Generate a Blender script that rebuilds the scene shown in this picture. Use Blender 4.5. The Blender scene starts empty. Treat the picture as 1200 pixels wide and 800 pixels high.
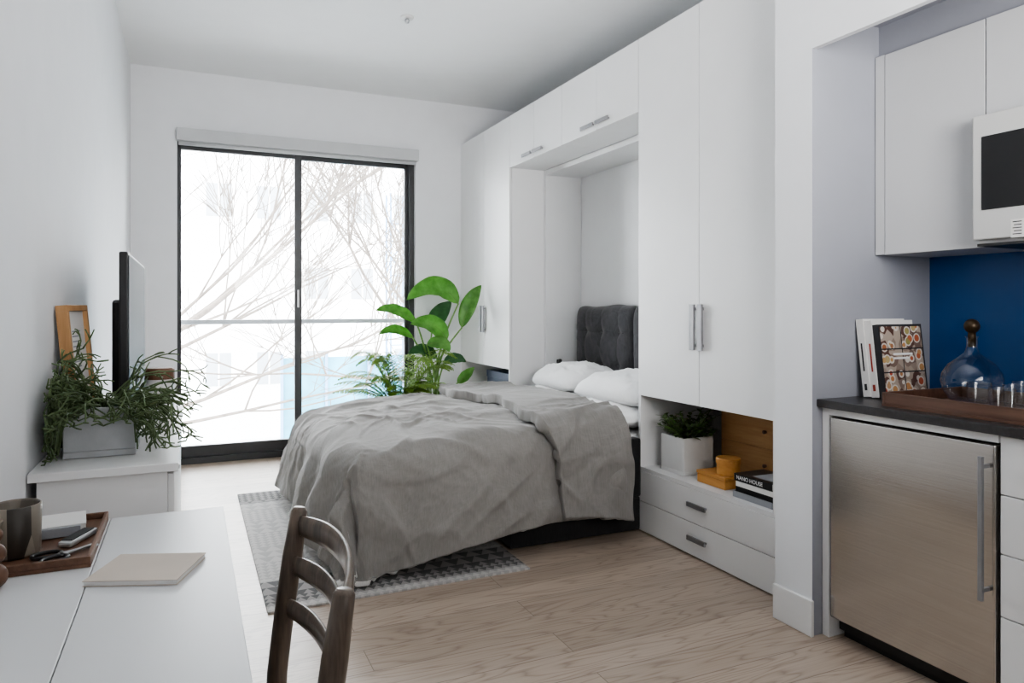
import bpy, bmesh, math, random
from mathutils import Vector, Matrix, noise
random.seed(7)
S = bpy.context.scene
COL = S.collection
PI = math.pi
# ---------------------------------------------------------------- camera
F = 830.0; HOR = 360.0; H = 1.27
TH = math.atan(378.0/F); ST, CT = math.sin(TH), math.cos(TH)
cd = bpy.data.cameras.new('camera'); cam = bpy.data.objects.new('camera', cd); COL.objects.link(cam)
cd.sensor_width = 36.0; cd.lens = F/1200*36; cd.shift_y = -(400-HOR)/1200; cd.clip_start = .02; cd.clip_end = 300
cam.location = (0, 0, H); cam.rotation_euler = (PI/2, 0, -TH)
S.camera = cam
def P(px, py, X=None, Y=None, Z=None):
    u = (px-600)/F; v = (HOR-py)/F
    rx, ry = ST+u*CT, CT-u*ST
    if X is not None: d = X/rx
    elif Y is not None: d = Y/ry
    else: d = (Z-H)/v
    return Vector((d*rx, d*ry, H+d*v))
# ---------------------------------------------------------------- mesh helpers
ORG = {}
class MB:
    def __init__(s): s.v = []; s.f = []
    def add(s, vs, fs):
        n = len(s.v); s.v += [Vector(p) for p in vs]; s.f += [tuple(i+n for i in f) for f in fs]; return s
    def box(s, x0, x1, y0, y1, z0, z1):
        return s.add([(x0,y0,z0),(x1,y0,z0),(x1,y1,z0),(x0,y1,z0),(x0,y0,z1),(x1,y0,z1),(x1,y1,z1),(x0,y1,z1)],
                     [(0,3,2,1),(4,5,6,7),(0,1,5,4),(1,2,6,5),(2,3,7,6),(3,0,4,7)])
    def obox(s, c, size, rz=0, rx=0, ry=0):
        m = Matrix.Translation(Vector(c)) @ Matrix.Rotation(rz,4,'Z') @ Matrix.Rotation(ry,4,'Y') @ Matrix.Rotation(rx,4,'X')
        a, b, h = size[0]/2, size[1]/2, size[2]/2
        q = [(-a,-b,-h),(a,-b,-h),(a,b,-h),(-a,b,-h),(-a,-b,h),(a,-b,h),(a,b,h),(-a,b,h)]
        return s.add([m @ Vector(p) for p in q], [(0,3,2,1),(4,5,6,7),(0,1,5,4),(1,2,6,5),(2,3,7,6),(3,0,4,7)])
    def tube(s, pts, rad, n=8, closed=False, flat=1.0):
        pts = [Vector(p) for p in pts]; k = len(pts)
        if not isinstance(rad, (list, tuple)): rad = [rad]*k
        vs = []; fs = []; up = None
        for i, p in enumerate(pts):
            if closed: t = pts[(i+1)%k]-pts[i-1]
            else: t = pts[min(i+1,k-1)]-pts[max(i-1,0)]
            if t.length < 1e-9: t = Vector((0,0,1))
            t.normalize()
            if up is None:
                up = Vector((0,0,1)) if abs(t.z) < .9 else Vector((1,0,0))
            a = up - t*up.dot(t)
            if a.length < 1e-6: a = t.orthogonal()
            a.normalize(); up = a; b = t.cross(a)
            for j in range(n):
                w = 2*PI*j/n
                vs.append(p + a*(math.cos(w)*rad[i]) + b*(math.sin(w)*rad[i]*flat))
        rng = k if closed else k-1
        for i in range(rng):
            for j in range(n):
                i2 = (i+1)%k
                fs.append((i*n+j, i*n+(j+1)%n, i2*n+(j+1)%n, i2*n+j))
        if not closed:
            fs.append(tuple(range(n))[::-1]); fs.append(tuple((k-1)*n+j for j in range(n)))
        return s.add(vs, fs)
    def lathe(s, prof, c, n=32):
        vs = []; fs = []; k = len(prof)
        for r, z in prof:
            for j in range(n):
                w = 2*PI*j/n; vs.append((c[0]+max(r,1e-4)*math.cos(w), c[1]+max(r,1e-4)*math.sin(w), c[2]+z))
        for i in range(k-1):
            for j in range(n): fs.append((i*n+j, i*n+(j+1)%n, (i+1)*n+(j+1)%n, (i+1)*n+j))
        if prof[0][0] > 1e-3: fs.append(tuple(range(n))[::-1])
        if prof[-1][0] > 1e-3: fs.append(tuple((k-1)*n+j for j in range(n)))
        return s.add(vs, fs)
    def grid(s, fn, nu, nv):
        vs = [fn(i/(nu-1), j/(nv-1)) for i in range(nu) for j in range(nv)]
        return s.add(vs, [(i*nv+j, (i+1)*nv+j, (i+1)*nv+j+1, i*nv+j+1) for i in range(nu-1) for j in range(nv-1)])
    def build(s, name, mat, parent=None, smooth=False, bevel=0, solid=0, sub=0, seg=2, recalc=True, rim=0):
        if parent is None:
            xs = [p.x for p in s.v]; ys = [p.y for p in s.v]; zs = [p.z for p in s.v]
            org = Vector(((min(xs)+max(xs))/2, (min(ys)+max(ys))/2, min(zs)))
        else: org = ORG[parent.name]
        me = bpy.data.meshes.new(name); me.from_pydata([tuple(p-org) for p in s.v], [], s.f)
        if recalc:
            bm = bmesh.new(); bm.from_mesh(me); bmesh.ops.recalc_face_normals(bm, faces=bm.faces); bm.to_mesh(me); bm.free()
        for m in (mat if isinstance(mat, list) else [mat]): me.materials.append(m)
        if smooth: me.polygons.foreach_set('use_smooth', [True]*len(me.polygons))
        me.update()
        o = bpy.data.objects.new(name, me); COL.objects.link(o)
        if parent is None: o.location = org
        else: o.parent = parent
        ORG[o.name] = org
        if solid:
            md = o.modifiers.new('solid', 'SOLIDIFY'); md.thickness = abs(solid); md.offset = -1 if solid > 0 else 1
            if rim: md.material_offset = rim; md.material_offset_rim = rim
        if bevel:
            md = o.modifiers.new('bevel', 'BEVEL'); md.width = bevel; md.segments = seg; md.limit_method = 'ANGLE'
        if sub:
            md = o.modifiers.new('sub', 'SUBSURF'); md.levels = sub; md.render_levels = sub
        return o
def tag(o, label, cat, group=None):
    o['label'] = label; o['category'] = cat
    if group: o['group'] = group
    return o
def thing(name, label, cat, loc, group=None):
    o = bpy.data.objects.new(name, None); COL.objects.link(o); o.location = loc; o.empty_display_size = .1
    ORG[o.name] = Vector(loc); return tag(o, label, cat, group)
def struct(o): o['kind'] = 'structure'; return o
def B(name, mat, dims, parent=None, bevel=0.0, **k): return MB().box(*dims).build(name, mat, parent, bevel=bevel, **k)
def lettering(name, s, size, pos, xa, ya, mat, parent):
    cu = bpy.data.curves.new('t', 'FONT'); cu.body = s; cu.size = size; cu.extrude = .0004; cu.align_x = 'CENTER'; cu.align_y = 'CENTER'
    t = bpy.data.objects.new('t', cu); COL.objects.link(t)
    dg = bpy.context.evaluated_depsgraph_get(); me = bpy.data.meshes.new_from_object(t.evaluated_get(dg))
    bpy.data.objects.remove(t)
    xa = Vector(xa).normalized(); ya = Vector(ya).normalized(); za = xa.cross(ya); org = ORG[parent.name]
    for v in me.vertices: v.co = Vector(pos) + xa*v.co.x + ya*v.co.y + za*v.co.z - org
    me.name = name; me.materials.clear(); me.materials.append(mat)
    o = bpy.data.objects.new(name, me); COL.objects.link(o); o.parent = parent; ORG[o.name] = org; return o
# ---------------------------------------------------------------- materials
class NT:
    def __init__(s, name):
        s.m = bpy.data.materials.new(name); s.m.use_nodes = True; s.t = s.m.node_tree; s.n = s.t.nodes
        s.p = s.n['Principled BSDF']; s.tc = s.n.new('ShaderNodeTexCoord')
    def node(s, kind, **kw):
        n = s.n.new('ShaderNode'+kind)
        for k, v in kw.items():
            if k in n.inputs: n.inputs[k].default_value = v
            else: setattr(n, k, v)
        return n
    def link(s, a, b): s.t.links.new(a, b)
    def mapped(s, scale=(1,1,1), rot=(0,0,0), loc=(0,0,0)):
        mp = s.node('Mapping'); mp.inputs['Scale'].default_value = scale; mp.inputs['Rotation'].default_value = rot; mp.inputs['Location'].default_value = loc
        s.link(s.tc.outputs['Object'], mp.inputs['Vector']); return mp.outputs['Vector']
    def noise(s, vec, scale, detail=4, rough=.55, dist=0):
        n = s.node('TexNoise', Scale=scale, Detail=detail, Roughness=rough, Distortion=dist); s.link(vec, n.inputs['Vector']); return n.outputs['Fac']
    def math(s, op, a, b=None, c=None):
        n = s.node('Math', operation=op)
        for i, x in enumerate((a, b, c)):
            if x is None: continue
            if isinstance(x, (int, float)): n.inputs[i].default_value = x
            else: s.link(x, n.inputs[i])
        return n.outputs[0]
    def ramp(s, fac, stops):
        r = s.node('ValToRGB'); e = r.color_ramp.elements
        while len(e) < len(stops): e.new(.5)
        for i, (p, c) in enumerate(stops): e[i].position = p; e[i].color = (*c, 1)
        s.link(fac, r.inputs['Fac']); return r.outputs['Color']
    def mix(s, fac, a, b, blend='MIX'):
        n = s.node('Mix', data_type='RGBA', blend_type=blend)
        for i, x in ((0, fac), (6, a), (7, b)):
            if isinstance(x, (int, float)): n.inputs[i].default_value = x
            elif isinstance(x, tuple): n.inputs[i].default_value = (*x, 1)
            else: s.link(x, n.inputs[i])
        return n.outputs[2]
    def bump(s, h, strength=.2, dist=.01):
        b = s.node('Bump', Strength=strength, Distance=dist); s.link(h, b.inputs['Height']); s.link(b.outputs['Normal'], s.p.inputs['Normal'])
    def col(s, c): s.link(c, s.p.inputs['Base Color'])
    def set(s, **k):
        for a, v in k.items(): s.p.inputs[a.replace('_', ' ')].default_value = v
def mat(name, c, rough=.5, metal=0, var=.05, scale=6, bump=0, bscale=150, bdist=.003, spec=.5):
    t = NT(name); v = t.mapped(); f = t.noise(v, scale)
    lo = tuple(x*(1-var) for x in c); hi = tuple(min(1, x*(1+var)) for x in c)
    t.col(t.ramp(f, [(.3, lo), (.7, hi)])); t.set(Roughness=rough, Metallic=metal, Specular_IOR_Level=spec)
    if bump: t.bump(t.noise(v, bscale, 3), bump, bdist)
    return t.m
def wood(name, dark, light, axis='x', scale=14, rough=.45, stretch=12):
    t = NT(name); sc = {'x': (1/stretch*1.2,1,1), 'y': (1,1/stretch*1.2,1), 'z': (1,1,1/stretch*1.2)}[axis]
    v = t.mapped(sc); f = t.noise(v, scale, 6, .6, 1.2); g = t.noise(v, scale*6, 3, .6)
    f2 = t.math('ADD', t.math('MULTIPLY', f, .7), t.math('MULTIPLY', g, .3))
    t.col(t.ramp(f2, [(.32, dark), (.68, light)])); t.set(Roughness=rough); t.bump(f2, .12, .003); return t.m
def fabric(name, a, b, scale=260, rough=.95, ang=.4, bump=.2, sheen=.2, slub=14):
    t = NT(name); n1 = t.noise(t.mapped((1, 1/slub, 1/slub), (0,0,ang)), scale, 2); n2 = t.noise(t.mapped((1/slub, 1, 1/slub), (0,0,ang)), scale, 2)
    n3 = t.noise(t.mapped(), scale*1.7, 2); m = t.noise(t.mapped(), 5, 3)
    h = t.math('ADD', t.math('MULTIPLY', n1, .45), t.math('MULTIPLY', n2, .25)); h = t.math('ADD', h, t.math('MULTIPLY', n3, .3))
    h2 = t.math('ADD', t.math('MULTIPLY', h, .85), t.math('MULTIPLY', m, .15))
    t.col(t.ramp(h2, [(.36, a), (.64, b)])); t.set(Roughness=rough, Sheen_Weight=sheen); t.bump(h, bump, .002); return t.m
def leafmat(name, a, b, rough=.4, trans=.3):
    t = NT(name); v = t.mapped(); f = t.noise(v, 14, 4); c = t.ramp(f, [(.3, a), (.7, b)]); t.col(c); t.set(Roughness=rough)
    tr = t.node('BsdfTranslucent'); t.link(c, tr.inputs['Color']); mx = t.node('MixShader', Fac=trans)
    t.link(t.p.outputs[0], mx.inputs[1]); t.link(tr.outputs[0], mx.inputs[2]); t.link(mx.outputs[0], t.n['Material Output'].inputs['Surface']); return t.m
def thinglass(name, lo, hi, kind):
    t = NT(name); tr = t.node('BsdfTransparent'); gl = t.node('BsdfGlossy', Roughness=0.03)
    f = t.noise(t.mapped(), 2); c = t.ramp(f, [(.2, lo), (.8, hi)]); t.link(c, tr.inputs['Color'])
    if kind == 'pane': fac = t.node('Fresnel', IOR=1.35).outputs[0]
    else:
        lw = t.node('LayerWeight', Blend=.4); fac = t.math('ADD', t.math('MULTIPLY', t.math('POWER', lw.outputs['Facing'], 2.0), .8), .07)
    mx = t.node('MixShader'); t.link(fac, mx.inputs[0]); t.link(tr.outputs[0], mx.inputs[1]); t.link(gl.outputs[0], mx.inputs[2])
    t.link(mx.outputs[0], t.n['Material Output'].inputs['Surface']); return t.m
def floormat():
    t = NT('oak plank floor'); v = t.mapped()
    br = t.node('TexBrick'); br.offset = .37; br.inputs['Scale'].default_value = 1; br.inputs['Brick Width'].default_value = 1.9; br.inputs['Row Height'].default_value = .165
    br.inputs['Mortar Size'].default_value = .0016; br.inputs['Mortar Smooth'].default_value = .3; br.inputs['Bias'].default_value = 0
    br.inputs['Color1'].default_value = (0,0,0,1); br.inputs['Color2'].default_value = (1,1,1,1); br.inputs['Mortar'].default_value = (.5,.5,.5,1)
    t.link(v, br.inputs['Vector'])
    sep = t.node('SeparateColor'); t.link(br.outputs['Color'], sep.inputs[0]); rnd = sep.outputs[0]
    off = t.node('CombineXYZ'); t.link(t.math('MULTIPLY', rnd, 17.0), off.inputs[0]); t.link(t.math('MULTIPLY', rnd, 5.3), off.inputs[1])
    ad = t.node('VectorMath', operation='ADD'); t.link(v, ad.inputs[0]); t.link(off.outputs[0], ad.inputs[1])
    mp = t.node('Mapping'); mp.inputs['Scale'].default_value = (.12,1,1); t.link(ad.outputs[0], mp.inputs['Vector'])
    f = t.noise(mp.outputs[0], 8, 2, .5, .3)
    rings = t.math('FRACT', t.math('MULTIPLY', f, 15.0)); rings = t.math('ABSOLUTE', t.math('SUBTRACT', rings, .5)); rings = t.math('POWER', t.math('MULTIPLY', rings, 2.0), 3.0)
    mp2 = t.node('Mapping'); mp2.inputs['Scale'].default_value = (.03,1,1); t.link(ad.outputs[0], mp2.inputs['Vector']); g = t.noise(mp2.outputs[0], 110, 3, .6)
    h = t.math('ADD', t.math('MULTIPLY', t.math('SUBTRACT', 1.0, rings), .40), t.math('MULTIPLY', g, .60))
    c = t.ramp(h, [(.15, (.295,.217,.162)), (.5, (.44,.352,.28)), (.85, (.54,.45,.37))])
    tint = t.ramp(rnd, [(0, (.80,.79,.775)), (1, (1.0,1.0,1.0))]); c = t.mix(1.0, c, tint, 'MULTIPLY')
    c = t.mix(br.outputs['Fac'], c, (.19,.145,.11)); t.col(c); t.set(Roughness=.33); t.bump(h, .04, .003); return t.m
def rugmat():
    t = NT('flat woven rug'); v = t.mapped(); sp = t.node('SeparateXYZ'); t.link(v, sp.inputs[0])
    def tri(k):
        fx = t.math('FRACT', t.math('ADD', t.math('MULTIPLY', sp.outputs[0], k), 50.0)); fy = t.math('FRACT', t.math('ADD', t.math('MULTIPLY', sp.outputs[1], k), 50.0))
        a = t.math('MULTIPLY', t.math('ABSOLUTE', t.math('SUBTRACT', fx, .5)), 2.0); return t.math('GREATER_THAN', fy, a)
    a = tri(24.0); b = tri(12.0)
    band = t.math('GREATER_THAN', t.math('FRACT', t.math('ADD', t.math('MULTIPLY', sp.outputs[1], 2.1), 20.35)), .5)
    pat = t.mix(band, a, b); n = t.noise(v, 130, 2); wv = t.noise(t.mapped((.1,1,1)), 260, 2)
    light = t.ramp(pat, [(.3, (.58,.56,.54)), (.7, (.36,.35,.34))]); light = t.mix(t.math('MULTIPLY', n, .85), light, (.50,.485,.47))
    dark = t.ramp(pat, [(.3, (.38,.36,.345)), (.7, (.085,.083,.085))]); dark = t.mix(t.math('MULTIPLY', n, .55), dark, (.19,.185,.18))
    edge = t.math('LESS_THAN', t.math('ABSOLUTE', t.math('ADD', sp.outputs[1], .82)), .14); edge2 = t.math('GREATER_THAN', sp.outputs[1], .74)
    c = t.mix(t.math('MAXIMUM', edge, edge2), light, dark); c = t.mix(t.math('MULTIPLY', wv, .2), c, (.24,.235,.23)); t.col(c); t.set(Roughness=.95); t.bump(wv, .4, .003); return t.m
def steelmat():
    t = NT('brushed stainless steel'); v = t.mapped((60,2,260)); f = t.noise(v, 1.5, 3, .6)
    t.col(t.ramp(f, [(.25, (.535,.505,.48)), (.75, (.63,.60,.57))])); t.set(Metallic=1.0, Roughness=.18); t.bump(f, .07, .001); return t.m
def foodmat():
    t = NT('printed food photographs'); vo = t.node('TexVoronoi', Scale=24.0); t.link(t.mapped(), vo.inputs['Vector']); sp = t.node('SeparateColor'); t.link(vo.outputs['Color'], sp.inputs[0])
    food = t.ramp(sp.outputs[0], [(.1, (.55,.08,.04)), (.35, (.75,.50,.20)), (.55, (.45,.16,.06)), (.75, (.72,.55,.30)), (.95, (.28,.34,.07))])
    food = t.mix(t.math('MULTIPLY', t.noise(t.mapped(), 110, 4, .7), .55), food, (.20,.07,.04))
    plate = t.math('GREATER_THAN', vo.outputs['Distance'], .34); bgd = t.math('GREATER_THAN', vo.outputs['Distance'], .46)
    c = t.mix(plate, food, (.70,.65,.58)); c = t.mix(bgd, c, t.ramp(sp.outputs[1], [(.3, (.12,.06,.045)), (.7, (.45,.37,.30))])); t.col(c); t.set(Roughness=.35); return t.m
M = dict(
 wall=mat('wall paint', (.77,.78,.80), .75, var=.015, bump=.05), ceil=mat('ceiling paint', (.85,.86,.87), .85, var=.01, bump=.04),
 greyshade=mat('grey kitchen paint with shade', (.32,.33,.37), .7, var=.02, bump=.05), cab=mat('white lacquer', (.81,.81,.81), .38, var=.012),  # kitchen grey carries painted shade for the walls turned from the window
 cabshade=mat('shaded white lacquer', (.62,.625,.635), .38, var=.012),  # darker copy of the white lacquer, alcove shade put into the colour
 cabin=mat('white melamine', (.79,.79,.79), .45, var=.012), trim=mat('white trim paint', (.80,.80,.80), .4, var=.012),
 floor=floormat(), rug=rugmat(), steel=steelmat(), food=foodmat(), alu=mat('brushed aluminium', (.50,.50,.51), .42, 1, .05, 30), pull=mat('dull grey handle metal', (.30,.30,.31), .5, .7, .05, 30),
 dark=mat('dark window aluminium', (.045,.047,.05), .4, var=.1), black=mat('black plastic', (.012,.012,.013), .35, var=.1),
 toe=mat('toe kick black', (.012,.012,.012), .6, var=.1), pane=thinglass('window glass', (.95,.97,.98), (.98,.99,.99), 'pane'), blue=mat('blue glass backsplash', (.013,.085,.26), .2, var=.04),
 counter=mat('charcoal stone worktop', (.035,.033,.034), .35, var=.25, scale=80), shade=mat('roller shade fabric', (.54,.55,.56), .8, var=.03, bump=.1),
 duvet=fabric('grey linen duvet', (.20,.19,.179), (.28,.267,.252), 330, ang=.5, bump=.06), fold=fabric('grey ribbed duvet fold', (.187,.178,.168), (.27,.258,.245), 260, ang=.0, slub=22, bump=.08),
 cotton=fabric('white cotton', (.82,.82,.82), (.90,.90,.90), 300, bump=.08, sheen=.1), charcoal=fabric('charcoal wool', (.028,.027,.030), (.075,.073,.08), 260), basecloth=fabric('black bed base fabric', (.008,.008,.009), (.022,.022,.024), 260),
 lining=fabric('pale lining', (.66,.65,.63), (.78,.77,.75), 260, bump=.1), walnut=wood('dark walnut', (.060,.046,.037), (.225,.170,.130), 'z', 24, .30),
 walnuty=wood('walnut tray', (.06,.028,.018), (.17,.085,.055), 'y', 16, .45), tray=wood('brown tray wood', (.09,.042,.024), (.20,.105,.064), 'y', 16, .5),
 oak=wood('light oak', (.46,.24,.09), (.62,.37,.17), 'y', 14, .5), oakz=wood('frame oak', (.38,.20,.085), (.58,.34,.16), 'z', 14, .5), honey=wood('honey wood', (.50,.22,.05), (.66,.34,.10), 'y', 12, .45),
 desk=mat('white desk laminate', (.68,.69,.70), .35, var=.01), leaf=leafmat('banana leaf', (.09,.26,.045), (.21,.45,.11), .35, .5), leafd=leafmat('dark leaf', (.025,.09,.03), (.06,.17,.06)),
 fern=leafmat('palm frond', (.12,.24,.03), (.27,.42,.08), .5, .35), rhip=leafmat('mistletoe cactus', (.055,.088,.035), (.155,.22,.095), .5, .2), stem=leafmat('green stem', (.10,.22,.04), (.18,.32,.08), .5, .1),
 concrete=mat('pale concrete', (.42,.43,.44), .8, var=.06, scale=20, bump=.1), pot=mat('white ceramic', (.74,.74,.73), .35, var=.03), soil=mat('potting soil', (.03,.02,.015), 1, var=.4, scale=60, bump=.6, bscale=60, bdist=.01),
 screen=mat('television glass', (.02,.022,.026), .55, var=.1, spec=.05), silver=mat('silver plastic', (.55,.56,.57), .3, .6), paper=mat('white paper', (.76,.75,.73), .8, var=.02),
 kraft=mat('natural cover paper', (.58,.51,.44), .8, var=.04), navy=mat('navy box board', (.012,.03,.075), .6, var=.1), ink=mat('dark ink', (.03,.03,.033), .6), greyc=mat('grey card', (.30,.31,.33), .7),
 glass=thinglass('thin clear glass', (.90,.91,.91), (.95,.955,.955), 'vessel'), ball=mat('dark brass ball', (.06,.038,.02), .35, .5), grille=mat('vent grille', (.03,.03,.03), .5), mwhite=mat('off white appliance', (.60,.60,.59), .35, var=.02),
 bark=mat('grey bark', (.12,.10,.085), .9, var=.3, scale=10, bump=.3, bscale=40), bldg=mat('pale facade', (.70,.69,.68), .8, var=.04, scale=.5), bwin=mat('far window', (.27,.29,.31), .3), street=mat('pale asphalt', (.46,.46,.46), .9, var=.1, scale=1),
 hoard=mat('blue hoarding paint', (.06,.235,.32), .6, var=.4, scale=1.2), scaff=mat('pale blue steel', (.14,.24,.38), .5), rail=mat('galvanised rail', (.30,.31,.32), .4, .4),
 white=mat('white ink', (.85,.85,.85), .6), red=mat('red print', (.35,.05,.03), .5), cream=mat('cream print', (.65,.55,.40), .5),
)
def stripemat():
    t = NT('glazed stripe stoneware'); w = t.node('TexVoronoi', Scale=26.0); t.link(t.mapped((1,1,.25)), w.inputs['Vector'])
    t.col(t.ramp(w.outputs['Color'], [(.2, (.05,.042,.034)), (.8, (.30,.26,.21))])); t.set(Roughness=.35); return t.m
M['mug'] = stripemat()
# ---------------------------------------------------------------- room shell
YB = 6.28; XL = -.42; ZC = 3.175; FX = 2.33; YR = -1.4
WX0, WX1, WZ1 = -.09, 1.89, 2.68
struct(B('floor', M['floor'], (-.62, 3.2, YR-.2, YB+.22, -.2, 0)))
struct(B('ceiling', M['ceil'], (-.62, 3.2, YR-.2, YB+.22, ZC, ZC+.2)))
struct(MB().box(-.62, XL, YR, YB, 0, ZC).box(XL, -.40, YR, 2.27, 0, ZC).build('wall_left', M['wall']))
struct(MB().box(-.62, WX0, YB, YB+.22, 0, ZC).box(WX1, 3.2, YB, YB+.22, 0, ZC).box(WX0, WX1, YB, YB+.22, WZ1, ZC).build('wall_back', M['wall']))
struct(B('wall_right', M['wall'], (3.0, 3.2, 2.2, YB, 0, ZC)))
struct(B('wall_front', M['wall'], (-.62, 3.2, YR-.2, YR, 0, ZC)))
struct(B('wall_kitchen', M['greyshade'], (2.88, 3.2, YR, 2.01, 0, ZC)))
o = struct(B('wall_partition', [M['greyshade'], M['wall']], (2.19, 3.2, 2.01, 2.2, 0, ZC)))
for p in o.data.polygons:
    if p.normal.x < -.5: p.material_index = 1  # column face keeps the lit white, other faces the shade-painted grey
struct(B('baseboard_right', M['trim'], (2.176, 2.19, 2.0, 2.2, 0, .14), bevel=.003))
struct(B('baseboard_back', M['trim'], (WX1+.01, 2.30, YB-.014, YB, 0, .12), bevel=.003))
struct(B('baseboard_left', M['trim'], (XL, XL+.014, 4.3, YB, 0, .12), bevel=.003))
struct(B('trim_1', M['wall'], (2.19, 2.215, YR, 2.01, 2.27, ZC)))
struct(B('trim_2', M['greyshade'], (2.215, 2.88, YR, 2.01, 2.41, 2.45)))
struct(B('trim_3', M['greyshade'], (2.56, 2.88, YR, 2.01, 2.285, 2.41)))
struct(B('trim_4', M['blue'], (2.872, 2.88, YR, 2.01, .915, 1.5)))
# window
win = thing('window_1', '', '', (.9, YB+.07, 0)); del win['label']; del win['category']; struct(win)
y0, y1 = YB+.05, YB+.13
MB().box(WX0, WX0+.02, y0, y1, 0, WZ1).box(WX1-.05, WX1, y0, y1, 0, WZ1).box(WX0, WX1, y0, y1, 2.60, WZ1).box(WX0, WX1, y0-.04, y1, 0, .05).build('window_frame', M['dark'], win, bevel=.003)
def sash(xa, xb, ya, yb, ls, rs):
    s = MB().box(xa, xa+ls, ya, yb, .05, 2.6).box(xb-rs, xb, ya, yb, .05, 2.6).box(xa+ls, xb-rs, ya, yb, .05, .14).box(xa+ls, xb-rs, ya, yb, 2.55, 2.6).build('window_sash', M['dark'], win, bevel=.003)
    B('pane', M['pane'], (xa+ls, xb-rs, (ya+yb)/2-.003, (ya+yb)/2+.003, .14, 2.55), s); return s
sl = sash(WX0+.02, .885, y0, y0+.035, .010, .06); sash(.83, WX1-.05, y0+.04, y0+.075, .06, .03)
MB().box(.845, .86, y0-.025, y0-.012, 1.27, 1.42).box(.848, .857, y0-.014, y0, 1.285, 1.30).box(.848, .857, y0-.014, y0, 1.39, 1.405).build('window_handle', M['alu'], win, bevel=.002)
sh = thing('roller_shade', 'rolled up grey roller shade in its cassette above the window', 'roller shade', (.9, YB-.06, 2.56))
B('cassette', M['shade'], (WX0-.005, WX1+.01, YB-.075, YB-.002, 2.60, 2.70), sh, bevel=.006)
MB().tube([(WX0+.01, YB-.03, 2.585), (WX1-.01, YB-.03, 2.585)], .018, 12).build('bottom_bar', M['shade'], sh, smooth=True)
c = P(477, 20, Z=ZC)
sk = thing('ceiling_sprinkler', 'small round white sprinkler head on the ceiling', 'sprinkler', c)
MB().lathe([(.0,-.012),(.04,-.012),(.045,-.004),(.045,0)], c, 24).build('cover_plate', M['trim'], sk, smooth=True)
MB().lathe([(.0,-.04),(.014,-.038),(.016,-.02),(.01,-.012)], c, 16).build('head', M['alu'], sk, smooth=True)
# ---------------------------------------------------------------- wardrobes along the right wall
def vhandle(door, y, z0, z1):
    MB().box(FX-.026, FX-.014, y-.017, y+.017, z0, z1).box(FX-.015, FX, y-.007, y+.007, z0+.015, z0+.03).box(FX-.015, FX, y-.007, y+.007, z1-.03, z1-.015).build('handle', M['pull'], door, bevel=.0015)
def hhandle(part, yc, z, L=.13):
    MB().box(FX-.026, FX-.016, yc-L/2, yc+L/2, z-.012, z+.012).box(FX-.017, FX, yc-L/2+.012, yc-L/2+.022, z-.005, z+.005).box(FX-.017, FX, yc+L/2-.022, yc+L/2-.012, z-.005, z+.005).build('handle', M['pull'], part, bevel=.0015)
def wardrobe(name, label, ya, yb, ys, filler=None):
    w = thing(name, label, 'wardrobe', (2.66, (ya+yb)/2, 0))
    m = MB().box(FX+.022, 2.995, ya, yb, .785, 2.8).box(FX+.022, 2.995, ya, yb, 0, .345).box(FX+.002, 2.995, ya, yb, .347, .367)
    m.box(FX+.002, 2.995, ya, ya+.02, .367, .785).box(FX+.002, 2.995, yb-.02, yb, .367, .785).box(2.975, 2.995, ya+.02, yb-.02, .367, .785)
    m.box(FX+.002, FX+.022, ya+.02, yb-.02, .775, .785)
    if filler: m.box(FX+.004, FX+.03, filler, ya-.001, 0, 2.8)
    m.build('body', M['cabin'], w)
    for a, b, hy in ((ya+.002, ys-.002, ys-.030), (ys+.002, yb-.002, ys+.030)):
        d = B('door', M['cab'], (FX, FX+.02, a, b, .772, 2.798), w, bevel=.0015); vhandle(d, hy, 1.055, 1.285)
    for z0, z1 in ((.008, .172), (.176, .345)):
        d = B('drawer', M['cab'], (FX, FX+.02, ya+.002, yb-.002, z0, z1), w, bevel=.0015); hhandle(d, ys, (z0+z1)/2+.01, .14)
    return w
wardrobe('tall_wardrobe', 'tall white wardrobe with open niche and drawers between bed and kitchen partition', 2.335, 3.377, 2.849, 2.203)
wardrobe('tall_wardrobe', 'tall white wardrobe in the far corner beside the leafy plant', 5.166, YB-.002, 5.71)
def uppercab(label, ya, yb):
    w = thing('overhead_cabinet', label, 'cabinet', (2.48, (ya+yb)/2, 2.385), 'overhead cabinets above the bed')
    B('body', M['cabin'], (FX+.022, 2.637, ya, yb, 2.387, 2.8), w); ys = (ya+yb)/2
    for a, b, hy in ((ya+.002, ys-.002, ys-.09), (ys+.002, yb-.002, ys+.09)):
        d = B('door', M['cab'], (FX, FX+.02, a, b, 2.385, 2.798), w, bevel=.0015); hhandle(d, hy, 2.425, .15)
uppercab('white two-door overhead cabinet above the bed, next to the tall near wardrobe', 3.379, 4.292)
uppercab('white two-door overhead cabinet above the bed, next to the far wardrobe', 4.294, 5.164)
bs = thing('wall_bed_recess', 'white recessed cabinet surround that the fold-down bed comes out of', 'bed surround', (2.82, 4.27, 0))
B('side_panel', M['cabin'], (2.64, 2.97, 5.13, 5.163, 0, 2.345), bs, bevel=.001); B('side_panel', M['cabin'], (2.64, 2.97, 3.38, 3.405, 0, 2.345), bs, bevel=.001)
B('header_panel', M['cabin'], (2.64, 2.97, 3.38, 5.163, 2.346, 2.384), bs, bevel=.001)
B('back_panel', M['cab'], (2.972, 2.992, 3.38, 5.163, 0, 2.384), bs)
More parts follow.
